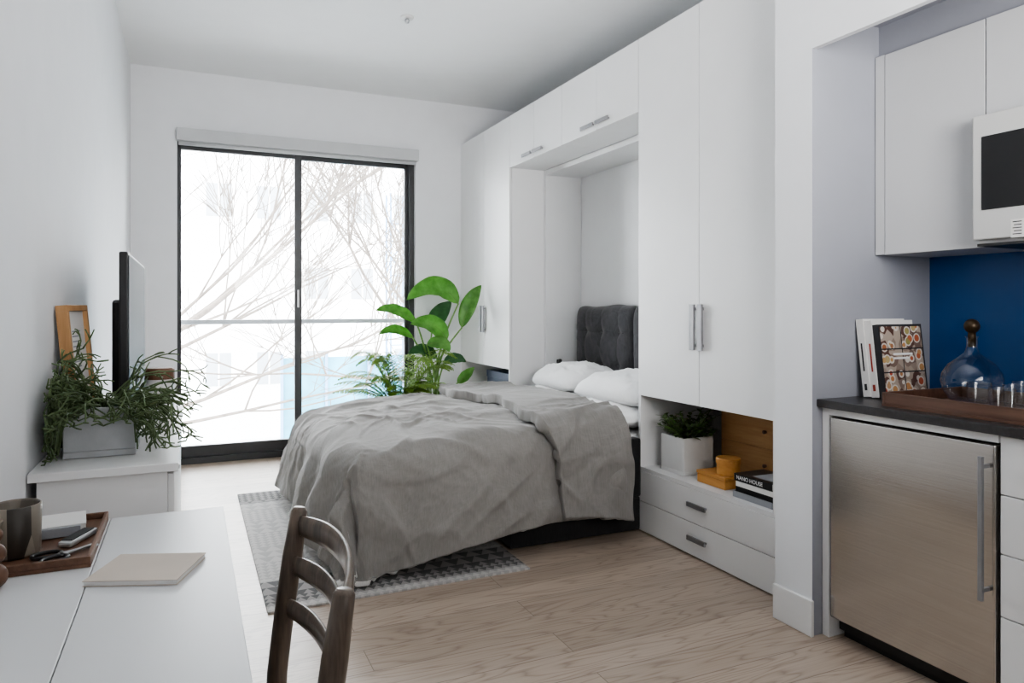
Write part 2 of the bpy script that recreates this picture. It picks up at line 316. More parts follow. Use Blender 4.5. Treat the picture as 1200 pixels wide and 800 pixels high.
# ---------------------------------------------------------------- bed
bed = thing('wall_bed', 'fold-down bed with black upholstered base under the grey duvet', 'bed', (1.9, 4.2, 0))
B('base', M['basecloth'], (.93, 2.93, 3.42, 4.94, .20, .36), bed, bevel=.015)
B('plinth', M['basecloth'], (1.52, 2.325, 3.35, 4.98, .012, .20), bed, bevel=.01)
for yy in (3.55, 4.8):
    MB().tube([(1.1,yy,.205), (1.1,yy,.0095)], .02, 10).build('leg', M['black'], bed, smooth=True)
B('side_rail', M['basecloth'], (1.9, 2.328, 3.345, 3.42, .20, .53), bed, bevel=.012)
mt = MB().box(.9, 2.93, 3.425, 4.94, .362, .535); tag(mt.build('mattress', M['cotton'], bevel=.04, seg=4), 'white sheeted mattress on the fold-down bed, bare only at the pillow end', 'mattress')
RX0, RX1, RY0, RY1 = .78, 2.20, 3.40, 4.98
def drape(a, b, ztop, r, flare=.12):
    qx = min(max(a, RX0), 9); qy = min(max(b, RY0), RY1); vx, vy = a-qx, b-qy
    n = math.hypot(vx, vy)
    crown = .025-.06*max(0, 1-(qx-RX0)/.75)**1.7-.02*max(0, min(1, (qy-4.2)/.7))
    if n < 1e-6:
        return Vector((a, b, ztop+crown)), 0.0, 0.0
    e = .7*max(abs(vx), abs(vy))+.3*n; dx, dy = vx/n, vy/n
    L = r*PI/2; fl = flare*(1+.9*max(0, -dx))
    if e < L: out, dn = r*math.sin(e/r), r*(1-math.cos(e/r))
    else: out, dn = r+(e-L)*fl, r+(e-L)*(.985-.06*max(0,-dx))
    return Vector((qx+dx*out, qy+dy*out, max(.02, ztop+crown-dn))), e, math.atan2(dy, dx)
def ridged(v): return 1-abs(noise.noise(v))*2.3
def crease(v, w): return math.exp(-(noise.noise(v)/w)**2)
def cloth(a0, a1, b0, b1, na, nb, ztop, r, amp, seed, flare=.12, fold=.03):
    ev = lambda f, x: f(x) if callable(f) else f
    pts = [[None]*nb for _ in range(na)]; inf = [[None]*nb for _ in range(na)]
    for i in range(na):
        s = i/(na-1)
        for j in range(nb):
            t = j/(nb-1); bm_ = ev(b0, 1.5)+(b1-ev(b0, 1.5))*t
            A0, A1 = ev(a0, bm_), ev(a1, bm_); a = A0+(A1-A0)*s; B0 = ev(b0, a); b = B0+(b1-B0)*t
            p, e, an = drape(a, b, ztop, r, flare); pts[i][j] = p; inf[i][j] = (a, b, e, an)
    out = []
    for i in range(na):
        for j in range(nb):
            du = pts[min(i+1,na-1)][j]-pts[max(i-1,0)][j]; dv = pts[i][min(j+1,nb-1)]-pts[i][max(j-1,0)]
            nr = du.cross(dv)
            nr = nr.normalized() if nr.length > 1e-9 else Vector((0,0,1))
            a, b, e, an = inf[i][j]; k = min(1, e/.35)
            wx = a+.30*noise.noise(Vector((a*1.5, b*1.5, seed+20))); wy = b+.30*noise.noise(Vector((a*1.5, b*1.5, seed+40)))
            d = amp*(.80*noise.noise(Vector((wx*2.2, wy*2.2, seed))) + .55*ridged(Vector((wx*1.6+wy*1.2, wy*1.9-wx*.8, seed))) + .55*ridged(Vector((wx*1.8-wy*3.6, wy*1.3+wx*1.8, seed+5))))
            pa = max(0, .35+1.3*noise.noise(Vector((a*1.3, b*1.3, seed+60)))); pb = max(0, .35+1.3*noise.noise(Vector((a*1.3+9, b*1.3, seed+70)))); pd = max(0, .4+1.4*noise.noise(Vector((a*1.9, b*1.9+4, seed+80))))
            d += amp*(.62*pa*crease(Vector((wx*4.2+wy*1.5, wy*2.4, seed+8)), .09) + .62*pb*crease(Vector((wx*2.0-wy*4.4, wy*1.8, seed+9)), .09) + .22*pd*crease(Vector((wx*9-wy*5, wy*8, seed+11)), .11) + .08*crease(Vector((wx*13+wy*9, wy*11, seed+13)), .13))
            if e > 0:
                tcoord = a if abs(math.sin(an)) > .9 else (b if abs(math.cos(an)) > .9 else an*.6+a+b)
                d += fold*k*(math.sin(tcoord*9+seed+3.2*noise.noise(Vector((tcoord*1.6, seed, e*1.2))))*.6 + noise.noise(Vector((tcoord*4.2, e*1.2, seed)))*1.2 + .25*ridged(Vector((tcoord*7+e*3, e*2.5, seed))))
            p = pts[i][j]+nr*d
            p.z = max(p.z, .052+.012*noise.noise(Vector((a*5, b*5, 1))))
            out.append(p)
    m = MB(); m.add(out, [(i*nb+j, (i+1)*nb+j, (i+1)*nb+j+1, i*nb+j+1) for i in range(na-1) for j in range(nb-1)]); return m
hem = lambda a: RY0-(.56+.08*max(0, min(1, (1.5-a)/.8))+.015*noise.noise(Vector((a*4,0,0))))
dv = cloth(RX0-.57, 2.12, hem, RY1+.50, 200, 220, .608, .14, .026, 2.0, flare=.15, fold=.038)
duv = dv.build('duvet', [M['duvet'], M['lining']], smooth=True, solid=.032, sub=1, recalc=False, rim=1)
tag(duv, 'rumpled grey linen duvet draped over the bed down to the floor', 'duvet')
fb = cloth(lambda b: 1.70+.05*math.sin(b*5)+.05*noise.noise(Vector((b*4,2,2))), lambda b: 2.17+.08*max(0,min(1,(b-3.3)/1.2))+.04*noise.noise(Vector((b*4,7,2))), lambda a: RY0-(.60+.10*(a-1.7)/.5)+.02*math.sin(a*7), RY1+.26, 80, 190, .672, .175, .026, 9.0, flare=.05, fold=.028)
fo = fb.build('turned_back_fold', [M['fold'], M['fold']], duv, smooth=True, solid=.06, sub=1, recalc=False); fo['label'] = 'thicker ribbed grey band of duvet folded back below the pillows'
def pillow(label, c, L, W, T, rz=0, tilt=0):
    m = MB(); R = Matrix.Translation(Vector(c)) @ Matrix.Rotation(rz,4,'Z') @ Matrix.Rotation(tilt,4,'Y'); n = 54; sd = random.random()*30
    for sgn in (1, -1):
        def fn(u, v):
            x, y = -math.cos(PI*u), -math.cos(PI*v)
            t = max(0, (1-abs(x)**2.8)*(1-abs(y)**2.8))**.5
            sx = 1-.16*y**4; sy = 1-.10*x**4
            z = sgn*T/2*t*(1 if sgn > 0 else .85) + .020*t*noise.noise(Vector((x*2.2+sd, y*2.2, sgn))) + .009*t*ridged(Vector((x*3+sd, y*5, sgn))) + .010*t*crease(Vector((x*2.5+sd+y, y*4, sgn+4)), .10) - .02*(x*x*y*y)
            return R @ Vector((x*W/2*sx, y*L/2*sy, z))
        m.grid(fn, n, n)
    o = m.build('pillow', M['cotton'], smooth=True, recalc=True); bm = bmesh.new(); bm.from_mesh(o.data); bmesh.ops.remove_doubles(bm, verts=bm.verts, dist=.0004); bmesh.ops.recalc_face_normals(bm, faces=bm.faces); bm.to_mesh(o.data); bm.free()
    return tag(o, label, 'pillow', 'white pillows on the bed')
pillow('white pillow lying under another at the window side of the bed head', (2.50, 4.56, .617), .74, .50, .15, .06, .0)
pillow('white pillow on top of another at the window side of the bed head', (2.57, 4.54, .75), .70, .48, .20, -.05, -.08)
pillow('white pillow lying under another at the wardrobe side of the bed head', (2.48, 3.79, .617), .74, .52, .16, -.03, .0)
pillow('white pillow on top of another at the wardrobe side of the bed head', (2.55, 3.79, .75), .72, .50, .20, .08, -.08)
def headcushion(label, ya, yb):
    h = thing('headboard_cushion', label, 'headboard', (2.90, (ya+yb)/2, .56), 'charcoal headboard cushions')
    z0, z1 = .56, 1.255; btn = [(fy, fz) for fy in (.2, .5, .8) for fz in (.40, .75)]
    m = MB()
    def fn(u, v):
        x, y = u*2-1, v*2-1; t = max(0, (1-abs(x)**10)*(1-abs(y)**10))**.45; d = .055*t
        for fy, fz in btn: d -= .022*t*math.exp(-((u-fy)**2*1.2+(v-fz)**2)*230)
        vv = v+.015*noise.noise(Vector((u*4, ya, 5))); uu = u+.015*noise.noise(Vector((v*4, ya, 1)))
        for fy in (.2, .5, .8): d -= .004*t*math.exp(-((uu-fy)**2)*2600)
        for fz in (.40, .75): d -= .004*t*math.exp(-((vv-fz)**2)*2600)
        d += .008*t*noise.noise(Vector((u*3.4, v*2.6, ya))) + .004*t*crease(Vector((u*4.5+v*3, v*4.5-u*2, ya)), .08)
        return Vector((2.93-d, ya+(yb-ya)*u + .012*noise.noise(Vector((v*4, u*2, 3)))*math.sin(PI*u), z0+(z1-z0)*v+.018*noise.noise(Vector((u*3.5, v*2, ya)))*v))
    m.grid(fn, 80, 80); m.build('cushion', M['charcoal'], h, smooth=True, solid=.03, recalc=False)
    B('backing', M['charcoal'], (2.932, 2.965, ya+.01, yb-.01, z0+.01, z1-.02), h, bevel=.008)
    for fy, fz in btn:
        bt = MB().lathe([(0,0),(.010,.001),(.013,.006),(0,.008)], ORG[h.name], 12).build('button', M['charcoal'], h, smooth=True)
        bt.location = (2.899-2.90, ya+(yb-ya)*fy-(ya+yb)/2, z0+(z1-z0)*fz-.56); bt.rotation_euler = (0, -PI/2, 0)
headcushion('buttoned charcoal headboard cushion against recess back at the window side', 4.24, 5.03)
headcushion('buttoned charcoal headboard cushion against recess back, mostly hidden by the near wardrobe', 3.43, 4.22)
lp = P(656, 428, Y=5.128); rl = thing('reading_lamp', 'small black wall lamp fixed inside the bed recess', 'wall lamp', lp)
B('wall_plate', M['black'], (lp.x-.03, lp.x+.01, 5.112, 5.129, lp.z-.05, lp.z+.05), rl, bevel=.004)
MB().tube([(lp.x-.01,5.112,lp.z), (lp.x-.03,5.07,lp.z+.03), (lp.x-.055,5.03,lp.z+.035)], .007, 8).build('arm', M['black'], rl, smooth=True)
MB().tube([(lp.x-.045,5.035,lp.z+.055), (lp.x-.075,5.01,lp.z-.02)], [.014,.024], 14).build('lamp_head', M['black'], rl, smooth=True)
tag(MB().box(.295, 1.50, 3.085, 5.12, .001, .009).build('rug', M['rug']), 'grey and cream flat-woven rug with triangle pattern beneath the bed', 'rug')
# ---------------------------------------------------------------- plants by the window
def leaf(m, path, width, nrm, fold=.25, prof=lambda t: math.sin(PI*min(1, t**.85))**.75, nu=18, nv=7, wave=.0):
    pts = [Vector(p) for p in path]
    def bez(t):
        if len(pts) == 3: return pts[0]*(1-t)**2 + pts[1]*2*t*(1-t) + pts[2]*t*t
        return pts[0].lerp(pts[1], t)
    nrm = Vector(nrm).normalized()
    def fn(u, v):
        p = bez(u); t = (bez(min(1, u+.02))-bez(max(0, u-.02))).normalized(); s = t.cross(nrm).normalized(); n2 = s.cross(t).normalized()
        x = v*2-1; w = width/2*prof(u)
        return p + s*(x*w*(1-.1*fold)) + n2*(abs(x)*w*fold + wave*math.sin(u*22+x*2)*abs(x))
    return m.grid(fn, nu, nv)
bp = thing('bird_of_paradise_plant', 'tall potted plant with broad paddle leaves by the window wall', 'plant', (1.86, 5.68, 0))
MB().lathe([(.0,.0),(.12,.0),(.15,.05),(.165,.34),(.15,.34),(.14,.30),(0,.30)], (1.86,5.68,0), 32).build('pot', M['pot'], bp, smooth=True)
MB().lathe([(0,.305),(.139,.302)], (1.86,5.68,0), 24).build('soil', M['soil'], bp)
specs = [((537,356), (515,318), (476,352), 0, .20, 0, 5.65), ((541,384), (548,352), (564,334), 0, .14, 0, 5.70), ((506,389), (512,366), (529,353), .1, .16, 1, 5.80),
 ((488,378), (464,356), (440,364), -.1, .11, 0, 5.60), ((524,398), (510,372), (481,380), -.05, .17, 0, 5.52), ((536,449), (546,440), (556,430), -.05, .09, 0, 5.55),
 ((500,404), (520,396), (527,412), -.1, .12, 0, 5.48), ((484,396), (462,378), (444,392), 0, .09, 0, 5.62), ((512,420), (498,404), (478,414), -.1, .12, 1, 5.66), ((520,426), (534,414), (546,424), .0, .10, 1, 5.74)]
for b, mid, t, dy, w, dk, Y in specs:
    pb, pm, pt = P(*b, Y=Y), P(*mid, Y=Y+dy*.3), P(*t, Y=Y+dy)
    m = MB(); nv_ = Vector((-.25,-.85,.5)); leaf(m, (pb, pm, pt), w, nv_, .18, wave=.004)
    lf = m.build('leaf', M['leafd' if dk else 'leaf'], bp, smooth=True, recalc=False, solid=.0012)
    base = Vector((1.86+random.uniform(-.04,.04), 5.68+random.uniform(-.04,.04), .29)); pts = []
    for k in range(9):
        s = k/8; pts.append(base.lerp(pb, s) + Vector((0, 0, .10*math.sin(PI*s)*(.3))) + Vector((-(pb.x-base.x)*.35*math.sin(PI*s), 0, 0)))
    pts += [pb*(1-s)**2+pm*2*s*(1-s)+pt*s*s+nv_*-.002 for s in (.2,.4,.6,.8)]
    MB().tube(pts, [.011-.0005*k for k in range(9)]+[.005,.004,.003,.002], 7).build('stalk', M['stem'], bp, smooth=True)
fc = Vector((1.50, 5.42, 0)); fp = thing('fern_palm', 'feathery potted palm drooping fronds between bed and window', 'plant', fc)
MB().lathe([(.0,.0),(.10,.0),(.13,.06),(.13,.50),(.118,.50),(.112,.46),(0,.46)], fc, 28).build('pot', M['pot'], fp, smooth=True)
MB().lathe([(0,.466),(.111,.462)], fc, 24).build('soil', M['soil'], fp)
m = MB(); random.seed(11)
for k in range(46):
    a = 2*PI*k/46+random.uniform(-.2,.2); L = random.uniform(.28,.54); rise = random.uniform(.20,.66)
    if math.sin(a) < -.2: L *= .7
    base = fc+Vector((.03*math.cos(a), .03*math.sin(a), .46)); pts = []
    for j in range(13):
        s = j/12; pts.append(base+Vector((math.cos(a)*L*s, math.sin(a)*L*s*.75, rise*(1.85*s-1.2*s*s))))
    m.tube(pts, [.0035*(1-.7*j/12) for j in range(13)], 5)
    for j in range(2, 13):
        for sg in (-1, 1):
            for q in (0, .5):
                p = pts[j].lerp(pts[j-1], q); t = (pts[min(12,j+1)]-pts[j-1]).normalized(); side = t.cross(Vector((0,0,1))).normalized()*sg
                ll = .095*(math.sin(PI*(.15+.8*j/12)))+.015
                leaf(m, (p, p+side*ll*.5+t*ll*.35+Vector((0,0,.01)), p+side*ll+t*ll*.6-Vector((0,0,ll*.25))), .017, (0,0,1), .1, nu=4, nv=3)
m.build('fronds', M['fern'], fp, smooth=True, recalc=False)
# ---------------------------------------------------------------- console and things on it
cs = thing('media_console', 'low white console against the left wall under the television', 'console', (-.23, 3.3, 0))
B('top', M['cab'], (-.415, -.03, 2.37, 4.27, .775, .80), cs, bevel=.002)
B('body', M['cab'], (-.395, -.06, 2.385, 4.25, .08, .774), cs, bevel=.002)
for k in range(3):
    a = 2.39+k*.62; d = B('door', M['cab'], (-.059, -.042, a, a+.615, .09, .765), cs, bevel=.002)
    B('handle', M['alu'], (-.042, -.03, a+.28, a+.34, .72, .735), d, bevel=.002)
for xx in (-.37, -.10):
    for yy in (2.43, 4.2): B('leg', M['cab'], (xx-.02, xx+.02, yy-.02, yy+.02, 0, .08), cs)
pc = Vector((-.255, 2.655, .801)); pr = thing('potted_mistletoe_cactus', 'shaggy trailing green plant in square pale concrete planter on the white console', 'plant', pc)
hw = .10; hh = .155
m = MB().box(pc.x-hw, pc.x+hw, pc.y-hw, pc.y+hw, pc.z, pc.z+.02)
for q in ((-hw,hw,-hw,-hw+.014),(-hw,hw,hw-.014,hw),(-hw,-hw+.014,-hw+.014,hw-.014),(hw-.014,hw,-hw+.014,hw-.014)): m.box(pc.x+q[0], pc.x+q[1], pc.y+q[2], pc.y+q[3], pc.z+.02, pc.z+hh)
m.build('planter', M['concrete'], pr, bevel=.003)
B('soil', M['soil'], (pc.x-hw+.015, pc.x+hw-.015, pc.y-hw+.015, pc.y+hw-.015, pc.z+.02, pc.z+hh-.02), pr)
random.seed(5); m = MB()
def strand(p, d, n, step, grav, r):
    pts = [p.copy()]
    for k in range(n):
        d = (d+Vector((random.uniform(-.38,.38), random.uniform(-.38,.38), random.uniform(-.30,.30)-grav))).normalized()
        p = p+d*step
        if p.x < -.39: p.x = -.39+.004; d.x = abs(d.x)*.3
        if p.y > 2.80 and p.x < -.28: p.y = 2.795; d.y = -abs(d.y)*.3
        if p.y > 2.93: p.y = 2.925; d.y = -abs(d.y)*.3
        if p.z > 1.20: p.z = 1.20-random.uniform(0,.02); d.z = -abs(d.z)*.4
        if p.z < .815 and -.43 < p.x < -.01 and p.y > 2.34: p.z = .815+random.uniform(0,.01); d.z = .05
        if abs(p.x-pc.x) < hw+.008 and abs(p.y-pc.y) < hw+.008 and p.z < pc.z+hh: p.z = pc.z+hh+.004
        if abs(p.x-pc.x) < hw and p.y < pc.y and p.z < pc.z+hh-.03: d.z = abs(d.z)*.4; d.x += .35*(1 if p.x > pc.x else -1); p.z = pc.z+hh-.03+random.uniform(0,.02)
        pts.append(p.copy())
    m.tube(pts, [r*(1-.25*i/len(pts)) for i in range(len(pts))], 5); return pts, d
for k in range(120):
    a = random.uniform(0, 2*PI); el = random.uniform(.15, 1.15)
    d = Vector((math.cos(a)*math.cos(el)*1.35-.08, math.sin(a)*math.cos(el)*1.0-.18, math.sin(el))).normalized()
    p = pc+Vector((math.cos(a)*.06*random.random()**.5, math.sin(a)*.06*random.random()**.5, hh-.02))
    pts, dd = strand(p, d, random.randint(6,12), .028, random.uniform(.12,.27), .0032)
    for q in range(random.randint(2,4)):
        i = random.randint(2, len(pts)-1); d2 = ((pts[i]-pts[i-1]).normalized()+Vector((random.uniform(-1,1), random.uniform(-1,1), random.uniform(-.4,.6)))).normalized()
        p2, _ = strand(pts[i], d2, random.randint(2,4), .022, .14, .0029)
        for z_ in range(2):
            d3 = ((p2[-1]-p2[-2]).normalized()+Vector((random.uniform(-1,1), random.uniform(-1,1), random.uniform(-.5,.6)))).normalized(); strand(p2[-1], d3, 2, .018, .1, .0026)
m.build('foliage', M['rhip'], pr, smooth=True, recalc=False)
tv = thing('television', 'flat television seen nearly edge-on upon the white console', 'television', (-.24, 3.5, .80))
B('casing', M['black'], (-.235, -.205, 2.95, 4.0, .86, 1.475), tv, bevel=.006)
B('screen', M['screen'], (-.2045, -.2025, 2.962, 3.988, .875, 1.463), tv)
B('rear_housing', M['black'], (-.275, -.236, 3.15, 3.8, .92, 1.30), tv, bevel=.012)
MB().box(-.33, -.12, 3.2, 3.75, .801, .812).box(-.235, -.205, 3.42, 3.53, .812, .87).build('stand', M['black'], tv, bevel=.004)
fr = thing('picture_frame', 'light oak picture frame with white print leaning on the left wall', 'picture frame', (-.37, 2.94, .80))
def fbox(m, s0, s1, t0, t1, d0, d1):
    ux = Vector((.03, .25, 0)).normalized(); up = Vector((-.09, .01, 1)).normalized(); nn = ux.cross(up).normalized()
    if nn.x < 0: nn = -nn
    o_ = Vector((-.355, 2.82, .8035)); vs = []
    for z in (t0, t1):
        for s, d in ((s0,d0),(s1,d0),(s1,d1),(s0,d1)): vs.append(o_+ux*s+up*z+nn*d)
    m.add(vs, [(0,3,2,1),(4,5,6,7),(0,1,5,4),(1,2,6,5),(2,3,7,6),(3,0,4,7)]); return m
m = MB(); W_, H_ = .26, .475
for a in ((0,W_,0,.02),(0,W_,H_-.02,H_),(0,.02,.02,H_-.02),(W_-.02,W_,.02,H_-.02)): fbox(m, *a, -.018, .018)
m.build('frame', M['oakz'], fr, bevel=.001)
fbox(MB(), .02, W_-.02, .02, H_-.02, -.012, .004).build('mat_board', M['paper'], fr)
m = MB()
for k in range(9): fbox(m, .08, .18-.02*(k%3), .38-k*.018, .385-k*.018, .0042, .0048)
m.build('print_lines', M['greyc'], fr)
cn = thing('storage_canister', 'white canister with wooden lid behind the trailing plant on console', 'canister', (-.105, 3.08, .801))
MB().lathe([(0,0),(.048,0),(.05,.004),(.05,.19),(0,.19)], (-.105,3.08,.801), 28).build('body', M['pot'], cn, smooth=False)
MB().lathe([(0,.191),(.053,.191),(.053,.228),(.048,.234),(0,.234)], (-.105,3.08,.801), 28).build('lid', M['tray'], cn)
# ---------------------------------------------------------------- desk and things on it
dk = thing('desk', 'narrow white desk along the left wall in the foreground', 'desk', (-.16, 1.2, 0))
B('leaf', M['desk'], (-.395, -.177, .42, 2.0, .722, .75), dk, bevel=.0015); B('leaf', M['desk'], (-.1755, .08, .42, 2.0, .722, .75), dk, bevel=.0015)
MB().box(-.36, .04, .48, .51, .66, .72).box(-.36, .04, 1.91, 1.94, .66, .72).box(-.37, -.34, .51, 1.91, .66, .72).build('apron', M['desk'], dk)
for xx in (-.35, .03):
    for yy in (.49, 1.93): MB().tube([(xx,yy,.72),(xx,yy,0)], [.022,.016], 12).build('leg', M['desk'], dk, smooth=True)
tr = thing('desk_tray', 'brown wooden tray at the far end of the white desk', 'tray', (-.285, 1.82, .7505))
a = (-.39, -.18, 1.64, 1.985)
B('base', M['tray'], (a[0],a[1],a[2],a[3],.7508,.758), tr)
MB().box(a[0],a[1],a[2],a[2]+.008,.758,.772).box(a[0],a[1],a[3]-.008,a[3],.758,.772).box(a[0],a[0]+.008,a[2]+.008,a[3]-.008,.758,.772).box(a[1]-.008,a[1],a[2]+.008,a[3]-.008,.758,.772).build('rim', M['tray'], tr, bevel=.0015)
mc = (-.328, 1.76, .7585)
mg = thing('mug', 'mottled brown glazed mug standing on the desk tray', 'mug', mc)
MB().lathe([(0,0),(.040,0),(.045,.006),(.047,.103),(.044,.105),(.042,.101),(.040,.012),(0,.010)], mc, 36).build('body', M['mug'], mg, smooth=True)
MB().tube([(mc[0]-(.044+.020*math.sin(PI*i/6))*math.cos(1.2), mc[1]-(.044+.020*math.sin(PI*i/6))*math.sin(1.2), mc[2]+z) for i, z in enumerate((.022,.027,.04,.053,.066,.079,.085))], .006, 8).build('handle', M['mug'], mg, smooth=True)
sc = thing('scissors', 'pair of scissors with dark round handles lying on the desk tray', 'scissors', (-.23, 1.72, .76))
def ring(c, r, rz): return [(c[0]+r[0]*math.cos(t)*math.cos(rz)-r[1]*math.sin(t)*math.sin(rz), c[1]+r[0]*math.cos(t)*math.sin(rz)+r[1]*math.sin(t)*math.cos(rz), c[2]) for t in [2*PI*i/18 for i in range(18)]]
MB().tube(ring((-.266,1.715,.763), (.026,.019), .25), .0042, 8, True).build('handle', M['black'], sc, smooth=True)
MB().tube(ring((-.247,1.678,.763), (.026,.019), .8), .0042, 8, True).build('handle', M['black'], sc, smooth=True)
MB().obox((-.211,1.732,.7625), (.075,.009,.002), .42).build('blade', M['alu'], sc); MB().obox((-.213,1.724,.7645), (.075,.009,.002), .80).build('blade', M['alu'], sc)
np_ = thing('notepad', 'white notepad with dark cover edge lying at the back of the desk tray', 'notepad', (-.285, 1.91, .7585))
MB().obox((-.285,1.91,.769), (.13,.11,.020), .12).build('pages', M['paper'], np_, bevel=.001); MB().obox((-.285,1.91,.7805), (.132,.112,.003), .12).build('cover', M['paper'], np_); MB().obox((-.285,1.845,.771), (.125,.012,.020), .12).build('binding', M['greyc'], np_)
rm = thing('remote_control', 'grey and black remote control lying on the desk tray near the notepad', 'remote', (-.222, 1.81, .7585))
MB().obox((-.222,1.81,.7655), (.030,.105,.013), -.40).build('body', M['silver'], rm, bevel=.005)
MB().obox((-.222,1.81,.7728), (.022,.085,.002), -.40).build('key_panel', M['black'], rm)
bd = thing('wooden_bead_figure', 'stack of turned reddish wooden beads at the left edge of the desk', 'ornament', (-.33, 1.585, .7505))
for k, (r, z) in enumerate(((.024,.022),(.021,.063),(.016,.097))):
    MB().lathe([(r*math.sin(PI*i/10), z-r*math.cos(PI*i/10)+.001) for i in range(11)], (-.33,1.585,.7505), 20).build('bead', M['tray'], bd, smooth=True)
nb = thing('notebook', 'thin blank cream notebook lying askew on the white desk', 'notebook', (-.075, 1.565, .7505))
MB().obox((-.075,1.565,.7555), (.168,.142,.008), -.37).build('pages', M['paper'], nb); MB().obox((-.075,1.565,.7605), (.172,.146,.0015), -.37).build('cover', M['kraft'], nb); MB().obox((-.075,1.565,.7513), (.172,.146,.001), -.37).build('back_cover', M['kraft'], nb)
# ---------------------------------------------------------------- chair
ch = thing('dining_chair', 'dark walnut ladder-back chair tucked under the white desk', 'chair', (0, 1.33, 0))
Yn, Yf = 1.085, 1.57
def backx(z): return .165+(.05*((z-.45)/.39)**1.2 if z > .45 else 0)
for yy in (Yn, Yf):
    pts = []; rr = []
    for z in (0,.15,.30,.42,.50,.58,.66,.74,.80,.835,.842):
        x = .165+.045*((.45-z)/.45)**1.5 if z < .45 else backx(z); pts.append((x, yy, z)); rr.append({0:.013,.15:.015,.80:.0185,.835:.017,.842:.012}.get(z, .021))
    MB().tube(pts, rr, 14).build('back_post', M['walnut'], ch, smooth=True)
for zc, hh_, bow in ((.805,.056,.050),(.722,.053,.048),(.636,.050,.044)):
    def fn(u, v):
        y = Yn+(Yf-Yn)*u; b_ = bow*(1-(2*u-1)**2); hx = .007; taper = 1-.25*abs(2*u-1)**3
        k = int(round(v*8)) % 8; an = 2*PI*k/8+PI/8
        return Vector((backx(zc)+b_+hx*math.cos(an)*1.2, y, zc+.012*(1-(2*u-1)**2)+hh_/2*math.sin(an)*taper))
    MB().grid(fn, 25, 9).build('back_slat', M['walnut'], ch, smooth=True)
def seat(u, v):
    y = Yn+.005+(Yf-Yn-.01)*v; x = -.235+.40*u; w = 1+.06*(1-u); y = 1.33+(y-1.33)*w
    return Vector((x, y, .452-.012*math.sin(PI*u)*math.sin(PI*v)))
MB().grid(seat, 14, 14).build('seat', M['walnut'], ch, smooth=True, solid=.022)
for yy in (1.075, 1.585): MB().tube([(-.215,yy,.435),(-.22,yy,0)], [.019,.013], 12).build('front_leg', M['walnut'], ch, smooth=True)
for yy, ya in ((1.08,Yn),(1.58,Yf)): MB().tube([(-.218,yy,.22),(.185,ya,.22)], .009, 10).build('stretcher', M['walnut'], ch, smooth=True)
MB().tube([(-.216,1.08,.30),(-.216,1.58,.30)], .009, 10).build('stretcher', M['walnut'], ch, smooth=True)
# ---------------------------------------------------------------- niche of the near wardrobe
NZ = .3675
pl = Vector((2.50, 3.16, NZ)); pn = thing('potted_jade_plant', 'small bushy green plant in white square pot inside the wardrobe niche', 'plant', pl)
m = MB().box(pl.x-.10, pl.x+.10, pl.y-.10, pl.y+.10, pl.z+.0005, pl.z+.02)
for q in ((-.1,.1,-.1,-.088),(-.1,.1,.088,.1),(-.1,-.088,-.088,.088),(.088,.1,-.088,.088)): m.box(pl.x+q[0], pl.x+q[1], pl.y+q[2], pl.y+q[3], pl.z+.02, pl.z+.20)
m.build('pot', M['pot'], pn, bevel=.003)
B('soil', M['soil'], (pl.x-.087, pl.x+.087, pl.y-.087, pl.y+.087, pl.z+.02, pl.z+.185), pn)
random.seed(3); ms = MB(); ml = MB()
for k in range(100):
    a = random.uniform(0,2*PI); r0 = .06*random.random(); p0 = pl+Vector((r0*math.cos(a), r0*math.sin(a), .185)); L = random.uniform(.07,.20)
    tip = p0+Vector((math.cos(a)*L*random.uniform(.3,.85), math.sin(a)*L*random.uniform(.3,.9), L*random.uniform(.15,.85)))
    tip.z = min(tip.z, .72); tip.y = min(tip.y, 3.34); tip.x = min(tip.x, 2.62)
    ms.tube([p0, p0.lerp(tip,.5)+Vector((0,0,.015)), tip], .002, 5)
    for q in range(7):
        t = .25+.75*q/6; p = p0.lerp(tip, t); an = random.uniform(0,2*PI); dd = Vector((math.cos(an), math.sin(an), random.uniform(-.2,.6))).normalized(); l = random.uniform(.03,.055)
        e = p+dd*l; e.z = min(e.z, .755); e.y = min(e.y, 3.35); e.x = min(e.x, 2.66)
        leaf(ml, (p, p.lerp(e,.5)+Vector((0,0,.004)), e), .024, (0,.1,1), .15, nu=6, nv=3)
ms.build('stems', M['stem'], pn, smooth=True); ml.build('leaves', M['rhip'], pn, smooth=True, recalc=False)
wb = thing('wooden_drawer_chest', 'small amber wood drawer chest at the back of the wardrobe niche', 'drawer chest', (2.83, 2.77, NZ))
B('body', M['oak'], (2.70, 2.965, 2.43, 3.10, NZ+.0005, .72), wb, bevel=.002)
for z0, z1 in ((.371,.5435),(.545,.717)):
    d = B('drawer', M['oak'], (2.689, 2.7005, 2.432, 3.098, z0, z1), wb, bevel=.001)
    MB().tube([(2.69,2.765,(z0+z1)/2),(2.674,2.765,(z0+z1)/2)], [.007,.010], 12).build('knob', M['tray'], d, smooth=True)
wt = thing('wooden_box', 'shallow honey-coloured wooden box in the niche under the round box', 'box', (2.47, 2.84, NZ))
B('base', M['honey'], (2.40, 2.55, 2.74, 2.95, NZ+.0005, NZ+.045), wt, bevel=.003); B('lid', M['honey'], (2.397, 2.553, 2.737, 2.953, NZ+.046, NZ+.062), wt, bevel=.003)
rb = thing('round_wooden_box', 'round bentwood box sitting on the shallow honey-coloured box', 'box', (2.475, 2.80, NZ+.063))
MB().lathe([(0,0),(.058,0),(.058,.055),(0,.055)], (2.475,2.80,NZ+.0635), 32).build('base', M['honey'], rb); MB().lathe([(0,.056),(.062,.056),(.062,.078),(.059,.082),(0,.082)], (2.475,2.80,NZ+.0635), 32).build('lid', M['honey'], rb)
z = NZ+.0005
